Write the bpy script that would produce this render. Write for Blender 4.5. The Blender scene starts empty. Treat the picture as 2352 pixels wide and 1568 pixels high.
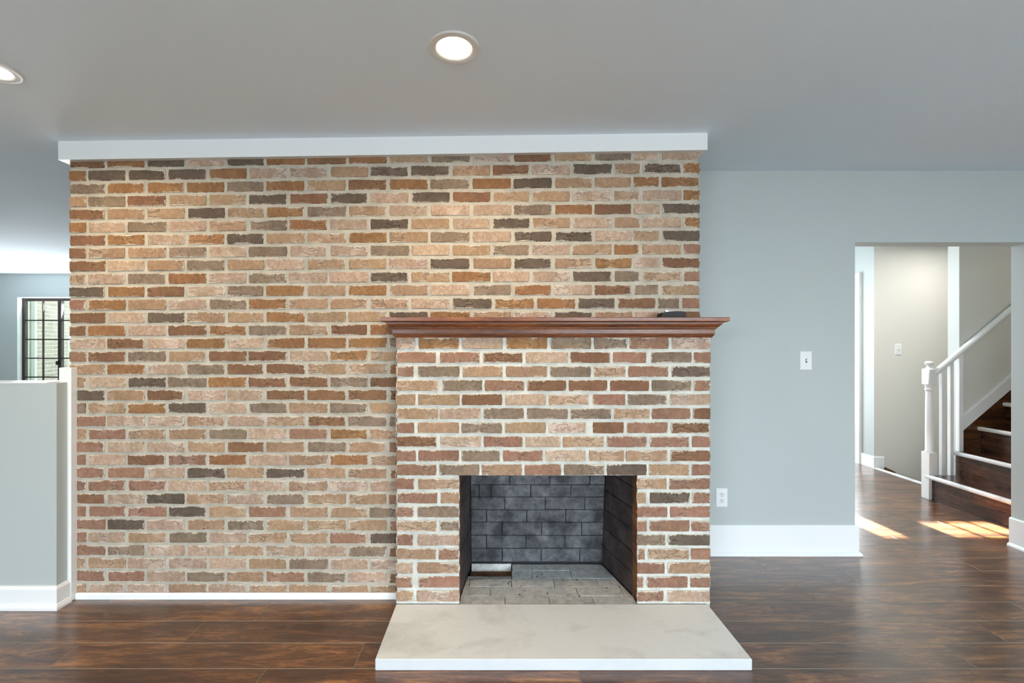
import bpy, math, random
from mathutils import Vector

sc = bpy.context.scene
C = sc.collection
rng = random.Random(7)

# ------------------------------------------------------------------ camera
CAM_H, F, PX, PY = 1.35, 1050.0, 1140.0, 788.0      # eye height, focal length and principal point (2352 x 1568 frame)
cam_d = bpy.data.cameras.new('camera')
cam = bpy.data.objects.new('camera', cam_d)
C.objects.link(cam)
cam.location = (0, 0, CAM_H)
cam.rotation_euler = (math.pi / 2, 0, 0)
cam_d.sensor_width = 36.0
cam_d.lens = 36.0 * F / 2352
cam_d.shift_x = (1176 - PX) / 2352
cam_d.shift_y = (PY - 784) / 2352
cam_d.clip_start = 0.05
sc.camera = cam

# ------------------------------------------------------------------ world, sun, window light, exposure
sc.view_settings.view_transform = 'Standard'
sc.view_settings.look = 'None'
sc.view_settings.gamma = 1
sc.view_settings.use_curve_mapping = False
sc.view_settings.exposure = 0.12
w = bpy.data.worlds.new('daylight')
sc.world = w
w.use_nodes = True
bg = w.node_tree.nodes['Background']
bg.inputs[0].default_value = (0.88, 0.93, 1.0, 1)
bg.inputs[1].default_value = 3.2

def light(name, kind, loc, rot, energy, color, **kw):
    d = bpy.data.lights.new(name, kind)
    d.energy = energy
    d.color = color
    for k, v in kw.items():
        setattr(d, k, v)
    o = bpy.data.objects.new(name, d)
    C.objects.link(o)
    o.location = loc
    o.rotation_euler = rot
    return o

def aim(direction):
    return Vector(direction).to_track_quat('-Z', 'Y').to_euler()

light('sun', 'SUN', (3, 12, 8), aim((0.07, -1, -0.5)), 240.0, (0.94, 0.98, 1.0), angle=math.radians(0.6))
COOL = (0.79, 0.905, 1.0)
# sky light outside the two glazed patio doors of the wall behind the camera
light('sky_light', 'AREA', (-0.2, -6.6, 3.6), aim((0, 1, 0)), 5100, COOL, shape='RECTANGLE', size=12.0, size_y=4.2)
# daylight at the left room's window
light('daylight_panel', 'AREA', (-6.6, 6.86, 1.3), aim((0.1, -1, 0.35)), 95, (0.9, 0.96, 1.0), shape='RECTANGLE', size=1.1, size_y=1.4)
light('daylight_panel', 'AREA', (-8.85, 4.0, 1.35), aim((1, -0.3, 0.3)), 10, COOL, shape='RECTANGLE', size=2.4, size_y=1.5)  # fill added from the side; that wall has no window
# daylight at the hall's glazed front door
light('daylight_panel', 'AREA', (2.5, 6.8, 1.3), aim((0.1, -1, -0.1)), 92, (0.88, 0.94, 1.0), shape='RECTANGLE', size=1.2, size_y=1.8)
WARM = (1.0, 0.74, 0.42)

cy = sc.cycles
cy.max_bounces = 8
cy.diffuse_bounces = 5
cy.glossy_bounces = 3
cy.use_adaptive_sampling = True
cy.adaptive_threshold = 0.06
cy.adaptive_min_samples = 20
cy.transparent_max_bounces = 12
cy.sample_clamp_indirect = 6.0
cy.caustics_reflective = False
cy.caustics_refractive = False
cy.blur_glossy = 0.5

# ------------------------------------------------------------------ helpers
def lin(r, g, b):
    f = lambda c: (c / 255) / 12.92 if c / 255 <= 0.04045 else (((c / 255) + 0.055) / 1.055) ** 2.4
    return (f(r), f(g), f(b), 1.0)

def at(px, py, Y):
    return ((px - PX) / F * Y, Y, CAM_H - (py - PY) / F * Y)

def X_at(px, Y):
    return (px - PX) / F * Y

def Z_at(py, Y):
    return CAM_H - (py - PY) / F * Y

def mesh(name, verts, faces, mats, mat_idx=None, smooth=False):
    me = bpy.data.meshes.new(name)
    me.from_pydata(verts, [], faces)
    for m in (mats if isinstance(mats, (list, tuple)) else [mats]):
        me.materials.append(m)
    if mat_idx:
        for p, i in zip(me.polygons, mat_idx):
            p.material_index = i
    if smooth:
        for p in me.polygons:
            p.use_smooth = True
    me.validate()
    me.update()
    return me

def link(name, me, parent=None, loc=(0, 0, 0)):
    o = bpy.data.objects.new(name, me)
    C.objects.link(o)
    o.location = loc
    if parent is not None:
        o.parent = parent
    return o

def tag(o, label=None, cat=None, group=None, kind=None):
    if label: o['label'] = label
    if cat: o['category'] = cat
    if group: o['group'] = group
    if kind: o['kind'] = kind
    return o

def empty(name, loc=(0, 0, 0)):
    o = bpy.data.objects.new(name, None)
    o.empty_display_size = 0.1
    C.objects.link(o)
    o.location = loc
    return o

class MB:
    """collects solids into one mesh"""
    def __init__(self):
        self.v, self.f, self.mi = [], [], []
    def add(self, vs, fs, mi=0):
        b = len(self.v)
        self.v += [tuple(p) for p in vs]
        for f in fs:
            self.f.append(tuple(b + i for i in f))
            self.mi.append(mi)
        return self
    def box(self, x0, x1, y0, y1, z0, z1, mi=0, mis=None, bevel=0.0):
        if bevel > 0:
            return self.bbox(x0, x1, y0, y1, z0, z1, bevel, mi)
        vs = [(x0, y0, z0), (x1, y0, z0), (x1, y1, z0), (x0, y1, z0), (x0, y0, z1), (x1, y0, z1), (x1, y1, z1), (x0, y1, z1)]
        fs = [(0, 1, 5, 4), (1, 2, 6, 5), (2, 3, 7, 6), (3, 0, 4, 7), (4, 5, 6, 7), (3, 2, 1, 0)]   # front right back left top bottom
        b = len(self.v)
        self.v += vs
        for k, f in enumerate(fs):
            self.f.append(tuple(b + i for i in f))
            self.mi.append(mis[k] if mis else mi)
        return self
    def bbox(self, x0, x1, y0, y1, z0, z1, e, mi=0):
        lo, hi = (x0, y0, z0), (x1, y1, z1)
        idx, vs, fs = {}, [], []
        for sx in (0, 1):
            for sy in (0, 1):
                for sz in (0, 1):
                    s = (sx, sy, sz)
                    for ax in range(3):
                        p = []
                        for k in range(3):
                            c = hi[k] if s[k] else lo[k]
                            if k != ax:
                                c += -e if s[k] else e
                            p.append(c)
                        idx[(s, ax)] = len(vs)
                        vs.append(tuple(p))
        def q(a, b, c, d): fs.append((a, b, c, d))
        for ax in range(3):
            u, v = (ax + 1) % 3, (ax + 2) % 3
            for s in (0, 1):
                def k(a, b):
                    t = [0, 0, 0]; t[ax] = s; t[u] = a; t[v] = b
                    return idx[(tuple(t), ax)]
                r = [k(0, 0), k(1, 0), k(1, 1), k(0, 1)]
                fs.append(tuple(r if s else r[::-1]))
            for a in (0, 1):
                for b in (0, 1):
                    t0 = [0, 0, 0]; t0[u] = a; t0[v] = b
                    t1 = list(t0); t1[ax] = 1
                    t0, t1 = tuple(t0), tuple(t1)
                    r = [idx[(t0, u)], idx[(t1, u)], idx[(t1, v)], idx[(t0, v)]]
                    fs.append(tuple(r if (a == b) else r[::-1]))
        for s0 in (0, 1):
            for s1 in (0, 1):
                for s2 in (0, 1):
                    s = (s0, s1, s2)
                    r = [idx[(s, 0)], idx[(s, 1)], idx[(s, 2)]]
                    fs.append(tuple(r if (s0 + s1 + s2) % 2 else r[::-1]))
        return self.add(vs, fs, mi)
    def prism_y(self, poly, y0, y1, mi=0):
        """polygon in XZ (counter-clockwise seen from the camera), extruded along Y"""
        n = len(poly)
        vs = [(x, y0, z) for x, z in poly] + [(x, y1, z) for x, z in poly]
        fs = [tuple(range(n)), tuple(range(2 * n - 1, n - 1, -1))]
        fs += [((i + 1) % n, i, n + i, n + (i + 1) % n) for i in range(n)]
        return self.add(vs, fs, mi)
    def bar(self, a, b, w, h, up=(0, 0, 1), mi=0, sides=4):
        a, b = Vector(a), Vector(b)
        d = (b - a).normalized()
        s = d.cross(Vector(up)).normalized()
        u = s.cross(d).normalized()
        vs = []
        for p in (a, b):
            for k in range(sides):
                t = 2 * math.pi * (k + 0.5) / sides
                q = (math.sqrt(2) if sides == 4 else 1.0) * 0.5
                vs.append(p + s * (math.cos(t) * q * w) + u * (math.sin(t) * q * h))
        fs = [tuple(range(sides))[::-1], tuple(range(sides, 2 * sides))]
        fs += [(i, (i + 1) % sides, sides + (i + 1) % sides, sides + i) for i in range(sides)]
        return self.add(vs, fs, mi)
    def lathe(self, prof, cx, cy, n=28, mi=0):
        vs, fs = [], []
        m = len(prof)
        for r, z in prof:
            for k in range(n):
                t = 2 * math.pi * k / n
                vs.append((cx + r * math.cos(t), cy + r * math.sin(t), z))
        for i in range(m - 1):
            for k in range(n):
                fs.append((i * n + k, i * n + (k + 1) % n, (i + 1) * n + (k + 1) % n, (i + 1) * n + k))
        fs.append(tuple(range(n))[::-1])
        fs.append(tuple((m - 1) * n + k for k in range(n)))
        return self.add(vs, fs, mi)
    def sweep(self, path, prof, mi=0):
        """moulding: path of (x, y) points, profile of (out, z); 'out' is to the right of the walking direction, mitred"""
        n, m = len(path), len(prof)
        P = [Vector(p) for p in path]
        vs, fs = [], []
        for i in range(n):
            ns = []
            if i > 0:
                d = (P[i] - P[i - 1]).normalized(); ns.append(Vector((d.y, -d.x)))
            if i < n - 1:
                d = (P[i + 1] - P[i]).normalized(); ns.append(Vector((d.y, -d.x)))
            if len(ns) == 2:
                nn = (ns[0] + ns[1]) / (1 + ns[0].dot(ns[1]))
            else:
                nn = ns[0]
            for o, z in prof:
                vs.append((P[i].x + nn.x * o, P[i].y + nn.y * o, z))
        for i in range(n - 1):
            for j in range(m):
                j2 = (j + 1) % m
                fs.append((i * m + j, (i + 1) * m + j, (i + 1) * m + j2, i * m + j2))
        fs.append(tuple(range(m)))
        fs.append(tuple((n - 1) * m + j for j in range(m))[::-1])
        return self.add(vs, fs, mi)
    def build(self, name, mats, parent=None, loc=(0, 0, 0), smooth=False):
        vs = [(x - loc[0], y - loc[1], z - loc[2]) for x, y, z in self.v]
        me = mesh(name, vs, self.f, mats, self.mi, smooth)
        import bmesh
        bm = bmesh.new(); bm.from_mesh(me)
        bmesh.ops.recalc_face_normals(bm, faces=bm.faces)
        bm.to_mesh(me); bm.free()
        if smooth:
            me.set_sharp_from_angle(angle=math.radians(38))
        return link(name, me, parent, loc)

# ------------------------------------------------------------------ materials
def new_mat(name):
    m = bpy.data.materials.new(name)
    m.use_nodes = True
    nt = m.node_tree
    b = nt.nodes['Principled BSDF']
    return m, nt, b

def N(nt, t, **kw):
    n = nt.nodes.new(t)
    for k, v in kw.items():
        if k.startswith('i_'):
            n.inputs[k[2:].replace('_', ' ')].default_value = v
        else:
            setattr(n, k, v)
    return n

def L(nt, a, b):
    nt.links.new(a, b)

def math_node(nt, op, a, b=None, c=None, clamp=False):
    n = nt.nodes.new('ShaderNodeMath')
    n.operation = op
    n.use_clamp = clamp
    for k, v in enumerate((a, b, c)):
        if v is None: continue
        if isinstance(v, (int, float)):
            n.inputs[k].default_value = v
        else:
            nt.links.new(v, n.inputs[k])
    return n.outputs[0]

def mix(nt, fac, a, b, mode='MIX'):
    n = nt.nodes.new('ShaderNodeMix')
    n.data_type = 'RGBA'
    n.blend_type = mode
    for sock, v in ((n.inputs[0], fac), (n.inputs[6], a), (n.inputs[7], b)):
        if isinstance(v, (int, float)):
            sock.default_value = v
        elif isinstance(v, tuple):
            sock.default_value = v
        else:
            nt.links.new(v, sock)
    return n.outputs[2]

def ramp(nt, fac, stops):
    n = nt.nodes.new('ShaderNodeValToRGB')
    r = n.color_ramp
    while len(r.elements) > 1:
        r.elements.remove(r.elements[-1])
    r.elements[0].position = stops[0][0]
    r.elements[0].color = stops[0][1]
    for p, c in stops[1:]:
        e = r.elements.new(p)
        e.color = c
    if fac is not None:
        nt.links.new(fac, n.inputs[0])
    return n.outputs[0]

def g(v):
    return (v, v, v, 1)

def world_pos(nt, scale=(1, 1, 1), offset=None):
    geo = nt.nodes.new('ShaderNodeNewGeometry')
    mp = nt.nodes.new('ShaderNodeMapping')
    mp.inputs['Scale'].default_value = scale
    L(nt, geo.outputs['Position'], mp.inputs['Vector'])
    if offset is not None:
        L(nt, offset, mp.inputs['Location'])
    return mp.outputs[0]

def paint(name, rgb, rough=0.5, bump=0.06, scale=260):
    m, nt, b = new_mat(name)
    p = world_pos(nt)
    n1 = N(nt, 'ShaderNodeTexNoise', i_Scale=scale, i_Detail=2.0)
    L(nt, p, n1.inputs['Vector'])
    n2 = N(nt, 'ShaderNodeTexNoise', i_Scale=1.7, i_Detail=3.0)
    L(nt, p, n2.inputs['Vector'])
    c = lin(*rgb)
    lo = tuple(x * 0.965 for x in c[:3]) + (1,)
    col = mix(nt, n2.outputs[0], lo, c)
    L(nt, col, b.inputs['Base Color'])
    b.inputs['Roughness'].default_value = rough
    bp = N(nt, 'ShaderNodeBump', i_Strength=bump, i_Distance=0.003)
    L(nt, n1.outputs[0], bp.inputs['Height'])
    L(nt, bp.outputs[0], b.inputs['Normal'])
    return m

def plain(name, rgb, rough=0.4, metallic=0.0, emit=None, strength=0.0):
    m, nt, b = new_mat(name)
    n1 = N(nt, 'ShaderNodeTexNoise', i_Scale=35.0, i_Detail=2.0)
    L(nt, world_pos(nt), n1.inputs['Vector'])
    c = lin(*rgb)
    L(nt, mix(nt, n1.outputs[0], tuple(x * 0.94 for x in c[:3]) + (1,), c), b.inputs['Base Color'])
    b.inputs['Roughness'].default_value = rough
    b.inputs['Metallic'].default_value = metallic
    if emit:
        b.inputs['Emission Color'].default_value = emit
        b.inputs['Emission Strength'].default_value = strength
    return m

MORTAR = lin(206, 199, 185)

def mortar_mat(name, rgb):
    m, nt, b = new_mat(name)
    p = world_pos(nt)
    n1 = N(nt, 'ShaderNodeTexNoise', i_Scale=18.0, i_Detail=5.0)
    n2 = N(nt, 'ShaderNodeTexNoise', i_Scale=320.0, i_Detail=3.0)
    for n in (n1, n2): L(nt, p, n.inputs['Vector'])
    c = lin(*rgb)
    d = tuple(x * 0.74 for x in c[:3]) + (1,)
    col = mix(nt, ramp(nt, n1.outputs[0], [(0.3, g(0)), (0.65, g(1))]), d, c)
    L(nt, col, b.inputs['Base Color'])
    b.inputs['Roughness'].default_value = 0.9
    h = math_node(nt, 'ADD', n2.outputs[0], math_node(nt, 'MULTIPLY', n1.outputs[0], 2.0))
    bp = N(nt, 'ShaderNodeBump', i_Strength=0.5, i_Distance=0.004)
    L(nt, h, bp.inputs['Height'])
    L(nt, bp.outputs[0], b.inputs['Normal'])
    return m

def brick_mat(name, rgb, var=0.5, wash=0.25, pale=None, crease=1.0):
    m, nt, b = new_mat(name)
    oi = nt.nodes.new('ShaderNodeObjectInfo')
    geo = nt.nodes.new('ShaderNodeNewGeometry')
    r = math_node(nt, 'FRACT', math_node(nt, 'ADD', math_node(nt, 'MULTIPLY', oi.outputs['Random'], 7.13),
                                        math_node(nt, 'MULTIPLY', geo.outputs['Random Per Island'], 3.71)))
    off = nt.nodes.new('ShaderNodeCombineXYZ')
    L(nt, math_node(nt, 'MULTIPLY', r, 37.0), off.inputs[1])
    p = world_pos(nt, (1, 1, 1), off.outputs[0])
    p2 = world_pos(nt, (0.55, 1, 1.25), off.outputs[0])
    n1 = N(nt, 'ShaderNodeTexNoise', i_Scale=11.0, i_Detail=4.0, i_Roughness=0.62)
    n2 = N(nt, 'ShaderNodeTexNoise', i_Scale=210.0, i_Detail=5.0, i_Roughness=0.75)
    n3 = N(nt, 'ShaderNodeTexNoise', i_Scale=34.0, i_Detail=2.0, i_Distortion=0.5)
    n4 = N(nt, 'ShaderNodeTexNoise', i_Scale=55.0, i_Detail=5.0, i_Roughness=0.8)
    n5 = N(nt, 'ShaderNodeTexNoise', i_Scale=9.0, i_Detail=1.0)
    for n in (n1, n2, n4, n5): L(nt, p, n.inputs['Vector'])
    L(nt, p2, n3.inputs['Vector'])
    c = lin(*rgb)
    dark = tuple(x * (1 - 0.40 * var) for x in c[:3]) + (1,)
    pc = lin(*pale) if pale else tuple(min(1, x * 1.22) for x in c[:3]) + (1,)
    col = mix(nt, ramp(nt, n1.outputs[0], [(0.36, g(0)), (0.62, g(1))]), dark, c)
    col = mix(nt, math_node(nt, 'MULTIPLY', ramp(nt, n4.outputs[0], [(0.44, g(0)), (0.80, g(1))]), 0.6 + wash * 0.4), col, pc)
    col = mix(nt, math_node(nt, 'MULTIPLY', ramp(nt, n5.outputs[0], [(0.5, g(0)), (0.68, g(1))]), 0.25 + 0.45 * wash), col, pc)
    # per-brick value shift
    hv = nt.nodes.new('ShaderNodeHueSaturation')
    L(nt, math_node(nt, 'MULTIPLY_ADD', r, 0.22, 0.90), hv.inputs['Value'])
    L(nt, math_node(nt, 'MULTIPLY_ADD', math_node(nt, 'FRACT', math_node(nt, 'MULTIPLY', r, 5.3)), 0.010, 0.497), hv.inputs['Hue'])
    L(nt, col, hv.inputs['Color'])
    col = hv.outputs[0]
    # scored creases: thin contour lines of a stretched noise, broken up by a broad one
    band = math_node(nt, 'ABSOLUTE', math_node(nt, 'SUBTRACT', n3.outputs[0], 0.5))
    line = ramp(nt, band, [(0.0, g(1)), (0.012, g(0.8)), (0.032, g(0))])
    gate = ramp(nt, n5.outputs[0], [(0.53, g(0)), (0.60, g(1))])
    cr = math_node(nt, 'MULTIPLY', line, gate)
    col = mix(nt, math_node(nt, 'MULTIPLY', cr, 0.30 * crease), col, tuple(x * 0.30 for x in c[:3]) + (1,))
    col = mix(nt, 1.0, col, ramp(nt, n2.outputs[0], [(0.34, g(0.70)), (0.5, g(0.97)), (0.66, g(1.0))]), 'MULTIPLY')
    pit = ramp(nt, n2.outputs[0], [(0.60, g(0)), (0.68, g(1))])
    col = mix(nt, math_node(nt, 'MULTIPLY', pit, 0.35), col, tuple(x * 0.35 for x in c[:3]) + (1,))
    # mortar smeared over the arrises
    ua = N(nt, 'ShaderNodeUVMap', uv_map='lower_left')
    ub = N(nt, 'ShaderNodeUVMap', uv_map='upper_right')
    sa, sb = nt.nodes.new('ShaderNodeSeparateXYZ'), nt.nodes.new('ShaderNodeSeparateXYZ')
    L(nt, ua.outputs[0], sa.inputs[0]); L(nt, ub.outputs[0], sb.inputs[0])
    e = math_node(nt, 'MINIMUM', math_node(nt, 'MINIMUM', sa.outputs[0], math_node(nt, 'MULTIPLY', sa.outputs[1], 1.5)),
                  math_node(nt, 'MINIMUM', sb.outputs[0], sb.outputs[1]))
    thr = math_node(nt, 'MULTIPLY', math_node(nt, 'SUBTRACT', math_node(nt, 'ADD', math_node(nt, 'MULTIPLY', n4.outputs[0], 0.6), math_node(nt, 'MULTIPLY', n5.outputs[0], 0.5)), 0.49), 0.055)
    smear = math_node(nt, 'MULTIPLY', math_node(nt, 'SUBTRACT', thr, e), 900.0, clamp=True)
    col = mix(nt, math_node(nt, 'MULTIPLY', smear, 0.85), col, MORTAR)
    L(nt, col, b.inputs['Base Color'])
    b.inputs['Roughness'].default_value = 0.85
    h = math_node(nt, 'ADD', math_node(nt, 'MULTIPLY', n1.outputs[0], 1.4), math_node(nt, 'MULTIPLY', n2.outputs[0], 0.35))
    h = math_node(nt, 'ADD', h, math_node(nt, 'MULTIPLY', n4.outputs[0], 0.5))
    h = math_node(nt, 'SUBTRACT', h, math_node(nt, 'MULTIPLY', cr, 1.3 * crease))
    bp = N(nt, 'ShaderNodeBump', i_Strength=0.75, i_Distance=0.006)
    L(nt, h, bp.inputs['Height'])
    L(nt, bp.outputs[0], b.inputs['Normal'])
    return m

def wood(name, dark, mid, light_, rough=0.32, along='X', var=0.5, coat=0.15, knots=True):
    m, nt, b = new_mat(name)
    oi = nt.nodes.new('ShaderNodeObjectInfo')
    off = nt.nodes.new('ShaderNodeCombineXYZ')
    L(nt, math_node(nt, 'MULTIPLY', oi.outputs['Random'], 23.0), off.inputs[0])
    L(nt, math_node(nt, 'MULTIPLY', oi.outputs['Random'], 41.0), off.inputs[1])
    L(nt, math_node(nt, 'MULTIPLY', oi.outputs['Random'], 17.0), off.inputs[2])
    st = {'X': (0.13, 1, 1), 'Y': (1, 0.13, 1), 'Z': (1, 1, 0.13)}[along]
    st2 = {'X': (0.3, 1, 1), 'Y': (1, 0.3, 1), 'Z': (1, 1, 0.3)}[along]
    p, pb = world_pos(nt, st, off.outputs[0]), world_pos(nt, st2, off.outputs[0])
    n1 = N(nt, 'ShaderNodeTexNoise', i_Scale=17.0, i_Detail=6.0, i_Roughness=0.68, i_Distortion=1.4)
    n2 = N(nt, 'ShaderNodeTexNoise', i_Scale=190.0, i_Detail=4.0, i_Roughness=0.7)
    n3 = N(nt, 'ShaderNodeTexNoise', i_Scale=6.0, i_Detail=3.0, i_Distortion=0.8)
    L(nt, p, n1.inputs['Vector']); L(nt, p, n2.inputs['Vector']); L(nt, pb, n3.inputs['Vector'])
    col = ramp(nt, n1.outputs[0], [(0.30, lin(*dark)), (0.50, lin(*mid)), (0.70, lin(*light_))])
    col = mix(nt, math_node(nt, 'MULTIPLY', ramp(nt, n3.outputs[0], [(0.45, g(0)), (0.66, g(1))]), 0.65), col, lin(*dark))
    grain = ramp(nt, n2.outputs[0], [(0.38, g(0.42)), (0.55, g(1))])
    col = mix(nt, 0.8, col, grain, 'MULTIPLY')
    rp = world_pos(nt, {'X': (0.11, 1, 1), 'Y': (1, 0.11, 1), 'Z': (1, 1, 0.11)}[along], off.outputs[0])
    n4 = N(nt, 'ShaderNodeTexNoise', i_Scale=4.5, i_Detail=1.5, i_Distortion=0.5)
    L(nt, rp, n4.inputs['Vector'])
    ring = ramp(nt, math_node(nt, 'FRACT', math_node(nt, 'MULTIPLY', n4.outputs[0], 15.0)), [(0.0, g(0.45)), (0.16, g(1)), (0.8, g(1)), (1.0, g(0.45))])
    col = mix(nt, 0.42, col, ring, 'MULTIPLY')
    hv = nt.nodes.new('ShaderNodeHueSaturation')
    L(nt, math_node(nt, 'MULTIPLY_ADD', oi.outputs['Random'], var * 0.6, 1 - var * 0.3), hv.inputs['Value'])
    L(nt, col, hv.inputs['Color'])
    L(nt, hv.outputs[0], b.inputs['Base Color'])
    L(nt, math_node(nt, 'MULTIPLY_ADD', n3.outputs[0], 0.14, rough - 0.07), b.inputs['Roughness'])
    b.inputs['Coat Weight'].default_value = coat
    b.inputs['Coat Roughness'].default_value = 0.2
    h = math_node(nt, 'ADD', math_node(nt, 'MULTIPLY', n1.outputs[0], 1.2), math_node(nt, 'MULTIPLY', n2.outputs[0], 0.35))
    bp = N(nt, 'ShaderNodeBump', i_Strength=0.16, i_Distance=0.003)
    L(nt, h, bp.inputs['Height'])
    L(nt, bp.outputs[0], b.inputs['Normal'])
    return m

def stone_mat(name, rgb, stain):
    m, nt, b = new_mat(name)
    p = world_pos(nt, (1, 1.6, 1))
    n1 = N(nt, 'ShaderNodeTexNoise', i_Scale=3.0, i_Detail=5.0, i_Roughness=0.6, i_Distortion=0.5)
    n2 = N(nt, 'ShaderNodeTexNoise', i_Scale=190.0, i_Detail=3.0)
    n3 = N(nt, 'ShaderNodeTexNoise', i_Scale=24.0, i_Detail=4.0)
    for n in (n1, n2, n3): L(nt, p, n.inputs['Vector'])
    f = math_node(nt, 'MULTIPLY', ramp(nt, n1.outputs[0], [(0.5, g(0)), (0.74, g(1))]), 0.7)
    col = mix(nt, f, lin(*rgb), lin(*stain))
    col = mix(nt, math_node(nt, 'MULTIPLY', n3.outputs[0], 0.16), col, lin(*stain))
    L(nt, col, b.inputs['Base Color'])
    b.inputs['Roughness'].default_value = 0.62
    h = math_node(nt, 'ADD', n2.outputs[0], n3.outputs[0])
    bp = N(nt, 'ShaderNodeBump', i_Strength=0.12, i_Distance=0.004)
    L(nt, h, bp.inputs['Height'])
    L(nt, bp.outputs[0], b.inputs['Normal'])
    return m

def firebrick_mat(name, rgb, ash, soot, ash_lo, ash_hi):
    """soot-blackened firebrick dusted with pale ash"""
    m, nt, b = new_mat(name)
    oi = nt.nodes.new('ShaderNodeObjectInfo')
    p = world_pos(nt)
    n1 = N(nt, 'ShaderNodeTexNoise', i_Scale=9.0, i_Detail=6.0, i_Roughness=0.65)
    n2 = N(nt, 'ShaderNodeTexNoise', i_Scale=170.0, i_Detail=3.0)
    n3 = N(nt, 'ShaderNodeTexNoise', i_Scale=26.0, i_Detail=5.0, i_Roughness=0.8)
    for n in (n1, n2, n3): L(nt, p, n.inputs['Vector'])
    col = mix(nt, ramp(nt, n1.outputs[0], [(ash_lo, g(0)), (ash_hi, g(1))]), lin(*rgb), lin(*ash))
    col = mix(nt, math_node(nt, 'MULTIPLY', ramp(nt, n3.outputs[0], [(0.42, g(0)), (0.72, g(1))]), 0.6), col, lin(*soot))
    hv = nt.nodes.new('ShaderNodeHueSaturation')
    L(nt, math_node(nt, 'MULTIPLY_ADD', oi.outputs['Random'], 0.22, 0.89), hv.inputs['Value'])
    L(nt, col, hv.inputs['Color'])
    L(nt, hv.outputs[0], b.inputs['Base Color'])
    b.inputs['Roughness'].default_value = 0.8
    bp = N(nt, 'ShaderNodeBump', i_Strength=0.4, i_Distance=0.004)
    L(nt, math_node(nt, 'ADD', n2.outputs[0], n3.outputs[0]), bp.inputs['Height'])
    L(nt, bp.outputs[0], b.inputs['Normal'])
    return m

def glass_mat(name):
    m = bpy.data.materials.new(name)
    m.use_nodes = True
    nt = m.node_tree
    nt.nodes.clear()
    out = nt.nodes.new('ShaderNodeOutputMaterial')
    tr = nt.nodes.new('ShaderNodeBsdfTransparent')
    gl = nt.nodes.new('ShaderNodeBsdfGlossy')
    gl.inputs['Roughness'].default_value = 0.02
    mx = nt.nodes.new('ShaderNodeMixShader')
    mx.inputs[0].default_value = 0.07
    tr.inputs[0].default_value = (0.96, 0.98, 0.98, 1)
    L(nt, tr.outputs[0], mx.inputs[1]); L(nt, gl.outputs[0], mx.inputs[2]); L(nt, mx.outputs[0], out.inputs[0])
    return m

M = {}
M['wall'] = paint('grey_green_paint', (180, 187, 185), 0.55)
M['greige'] = paint('greige_paint', (217, 216, 209), 0.55)
M['ceiling'] = paint('ceiling_paint', (231, 243, 254), 0.8, 0.05)
M['trim'] = paint('white_trim_paint', (236, 238, 238), 0.32, 0.02, 90)
M['worn'] = stone_mat('worn_white_paint', (232, 234, 235), (160, 162, 165))
M['mortar'] = mortar_mat('wall_mortar', (192, 184, 168))
M['mortar_pale'] = mortar_mat('fireplace_mortar', (213, 212, 202))
BR = {
    'D': brick_mat('dark_brick', (99, 83, 69), 0.75, 0.1, (134, 116, 101)),
    'G': brick_mat('grey_brown_brick', (133, 112, 92), 0.85, 0.3, (168, 148, 131)),
    'B': brick_mat('brown_brick', (127, 89, 64), 0.6, 0.15, (154, 118, 92)),
    'O': brick_mat('orange_brown_brick', (144, 100, 62), 0.6, 0.25, (178, 139, 104)),
    'T': brick_mat('tan_brick', (161, 128, 98), 0.55, 0.5, (197, 170, 147)),
    'P': brick_mat('pale_pink_brick', (174, 144, 120), 0.55, 0.9, (209, 188, 173)),
    'R': brick_mat('red_brown_brick', (146, 105, 84), 0.6, 0.35, (176, 144, 125)),
}
M['soot'] = firebrick_mat('sooty_brick_end', (92, 52, 22), (150, 100, 52), (34, 20, 12), 0.35, 0.7)
M['fire_back'] = firebrick_mat('blackened_firebrick', (50, 51, 54), (126, 128, 132), (32, 32, 35), 0.38, 0.76)
M['fire_side'] = firebrick_mat('sooty_side_firebrick', (52, 42, 42), (92, 80, 80), (28, 20, 18), 0.42, 0.8)
M['fire_floor'] = firebrick_mat('ashy_floor_firebrick', (168, 170, 170), (196, 195, 190), (104, 104, 106), 0.34, 0.6)
M['fire_joint'] = mortar_mat('sooty_joint', (40, 40, 44))
M['ash_joint'] = mortar_mat('ashy_joint', (52, 50, 48))
M['pale_fire'] = firebrick_mat('unburnt_firebrick', (196, 198, 192), (214, 214, 208), (120, 116, 110), 0.3, 0.6)
M['floor'] = wood('hickory_floor', (54, 32, 20), (108, 67, 37), (168, 114, 62), 0.30, 'X', 0.5, 0.85)
M['joint_glint'] = plain('plank_joint_glint', (158, 146, 130), 0.5)  # pale colour paints in the light glinting off plank bevels
M['stair'] = wood('dark_stair_wood', (40, 23, 16), (84, 48, 29), (122, 76, 44), 0.26, 'Y', 0.4, 0.3)
M['string'] = wood('dark_string_wood', (46, 26, 14), (88, 52, 26), (130, 84, 44), 0.35, 'X', 0.3, 0.2)
M['mantel'] = wood('cherry_wood', (88, 43, 17), (124, 66, 28), (148, 86, 40), 0.42, 'X', 0.15, 0.12)
M['stone'] = stone_mat('pale_limestone', (219, 221, 221), (170, 170, 168))
M['stone_front'] = stone_mat('sawn_limestone_edge', (205, 208, 210), (188, 191, 193))
M['plastic'] = plain('white_plastic', (232, 235, 235), 0.3)
M['slot'] = plain('dark_slot', (26, 26, 28), 0.6)
M['metal_trim'] = plain('white_metal', (225, 225, 222), 0.35)
M['lens'] = plain('lit_lens', (255, 250, 240), 0.3, 0, (1.0, 0.93, 0.80, 1), 9.0)
M['bronze'] = plain('bronze_window_metal', (50, 42, 40), 0.4, 0.3)
M['glass'] = glass_mat('window_glass')
M['black'] = plain('black_plastic', (18, 14, 12), 0.6)
M['silver'] = plain('silver_metal', (190, 192, 192), 0.25, 0.9)
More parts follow.
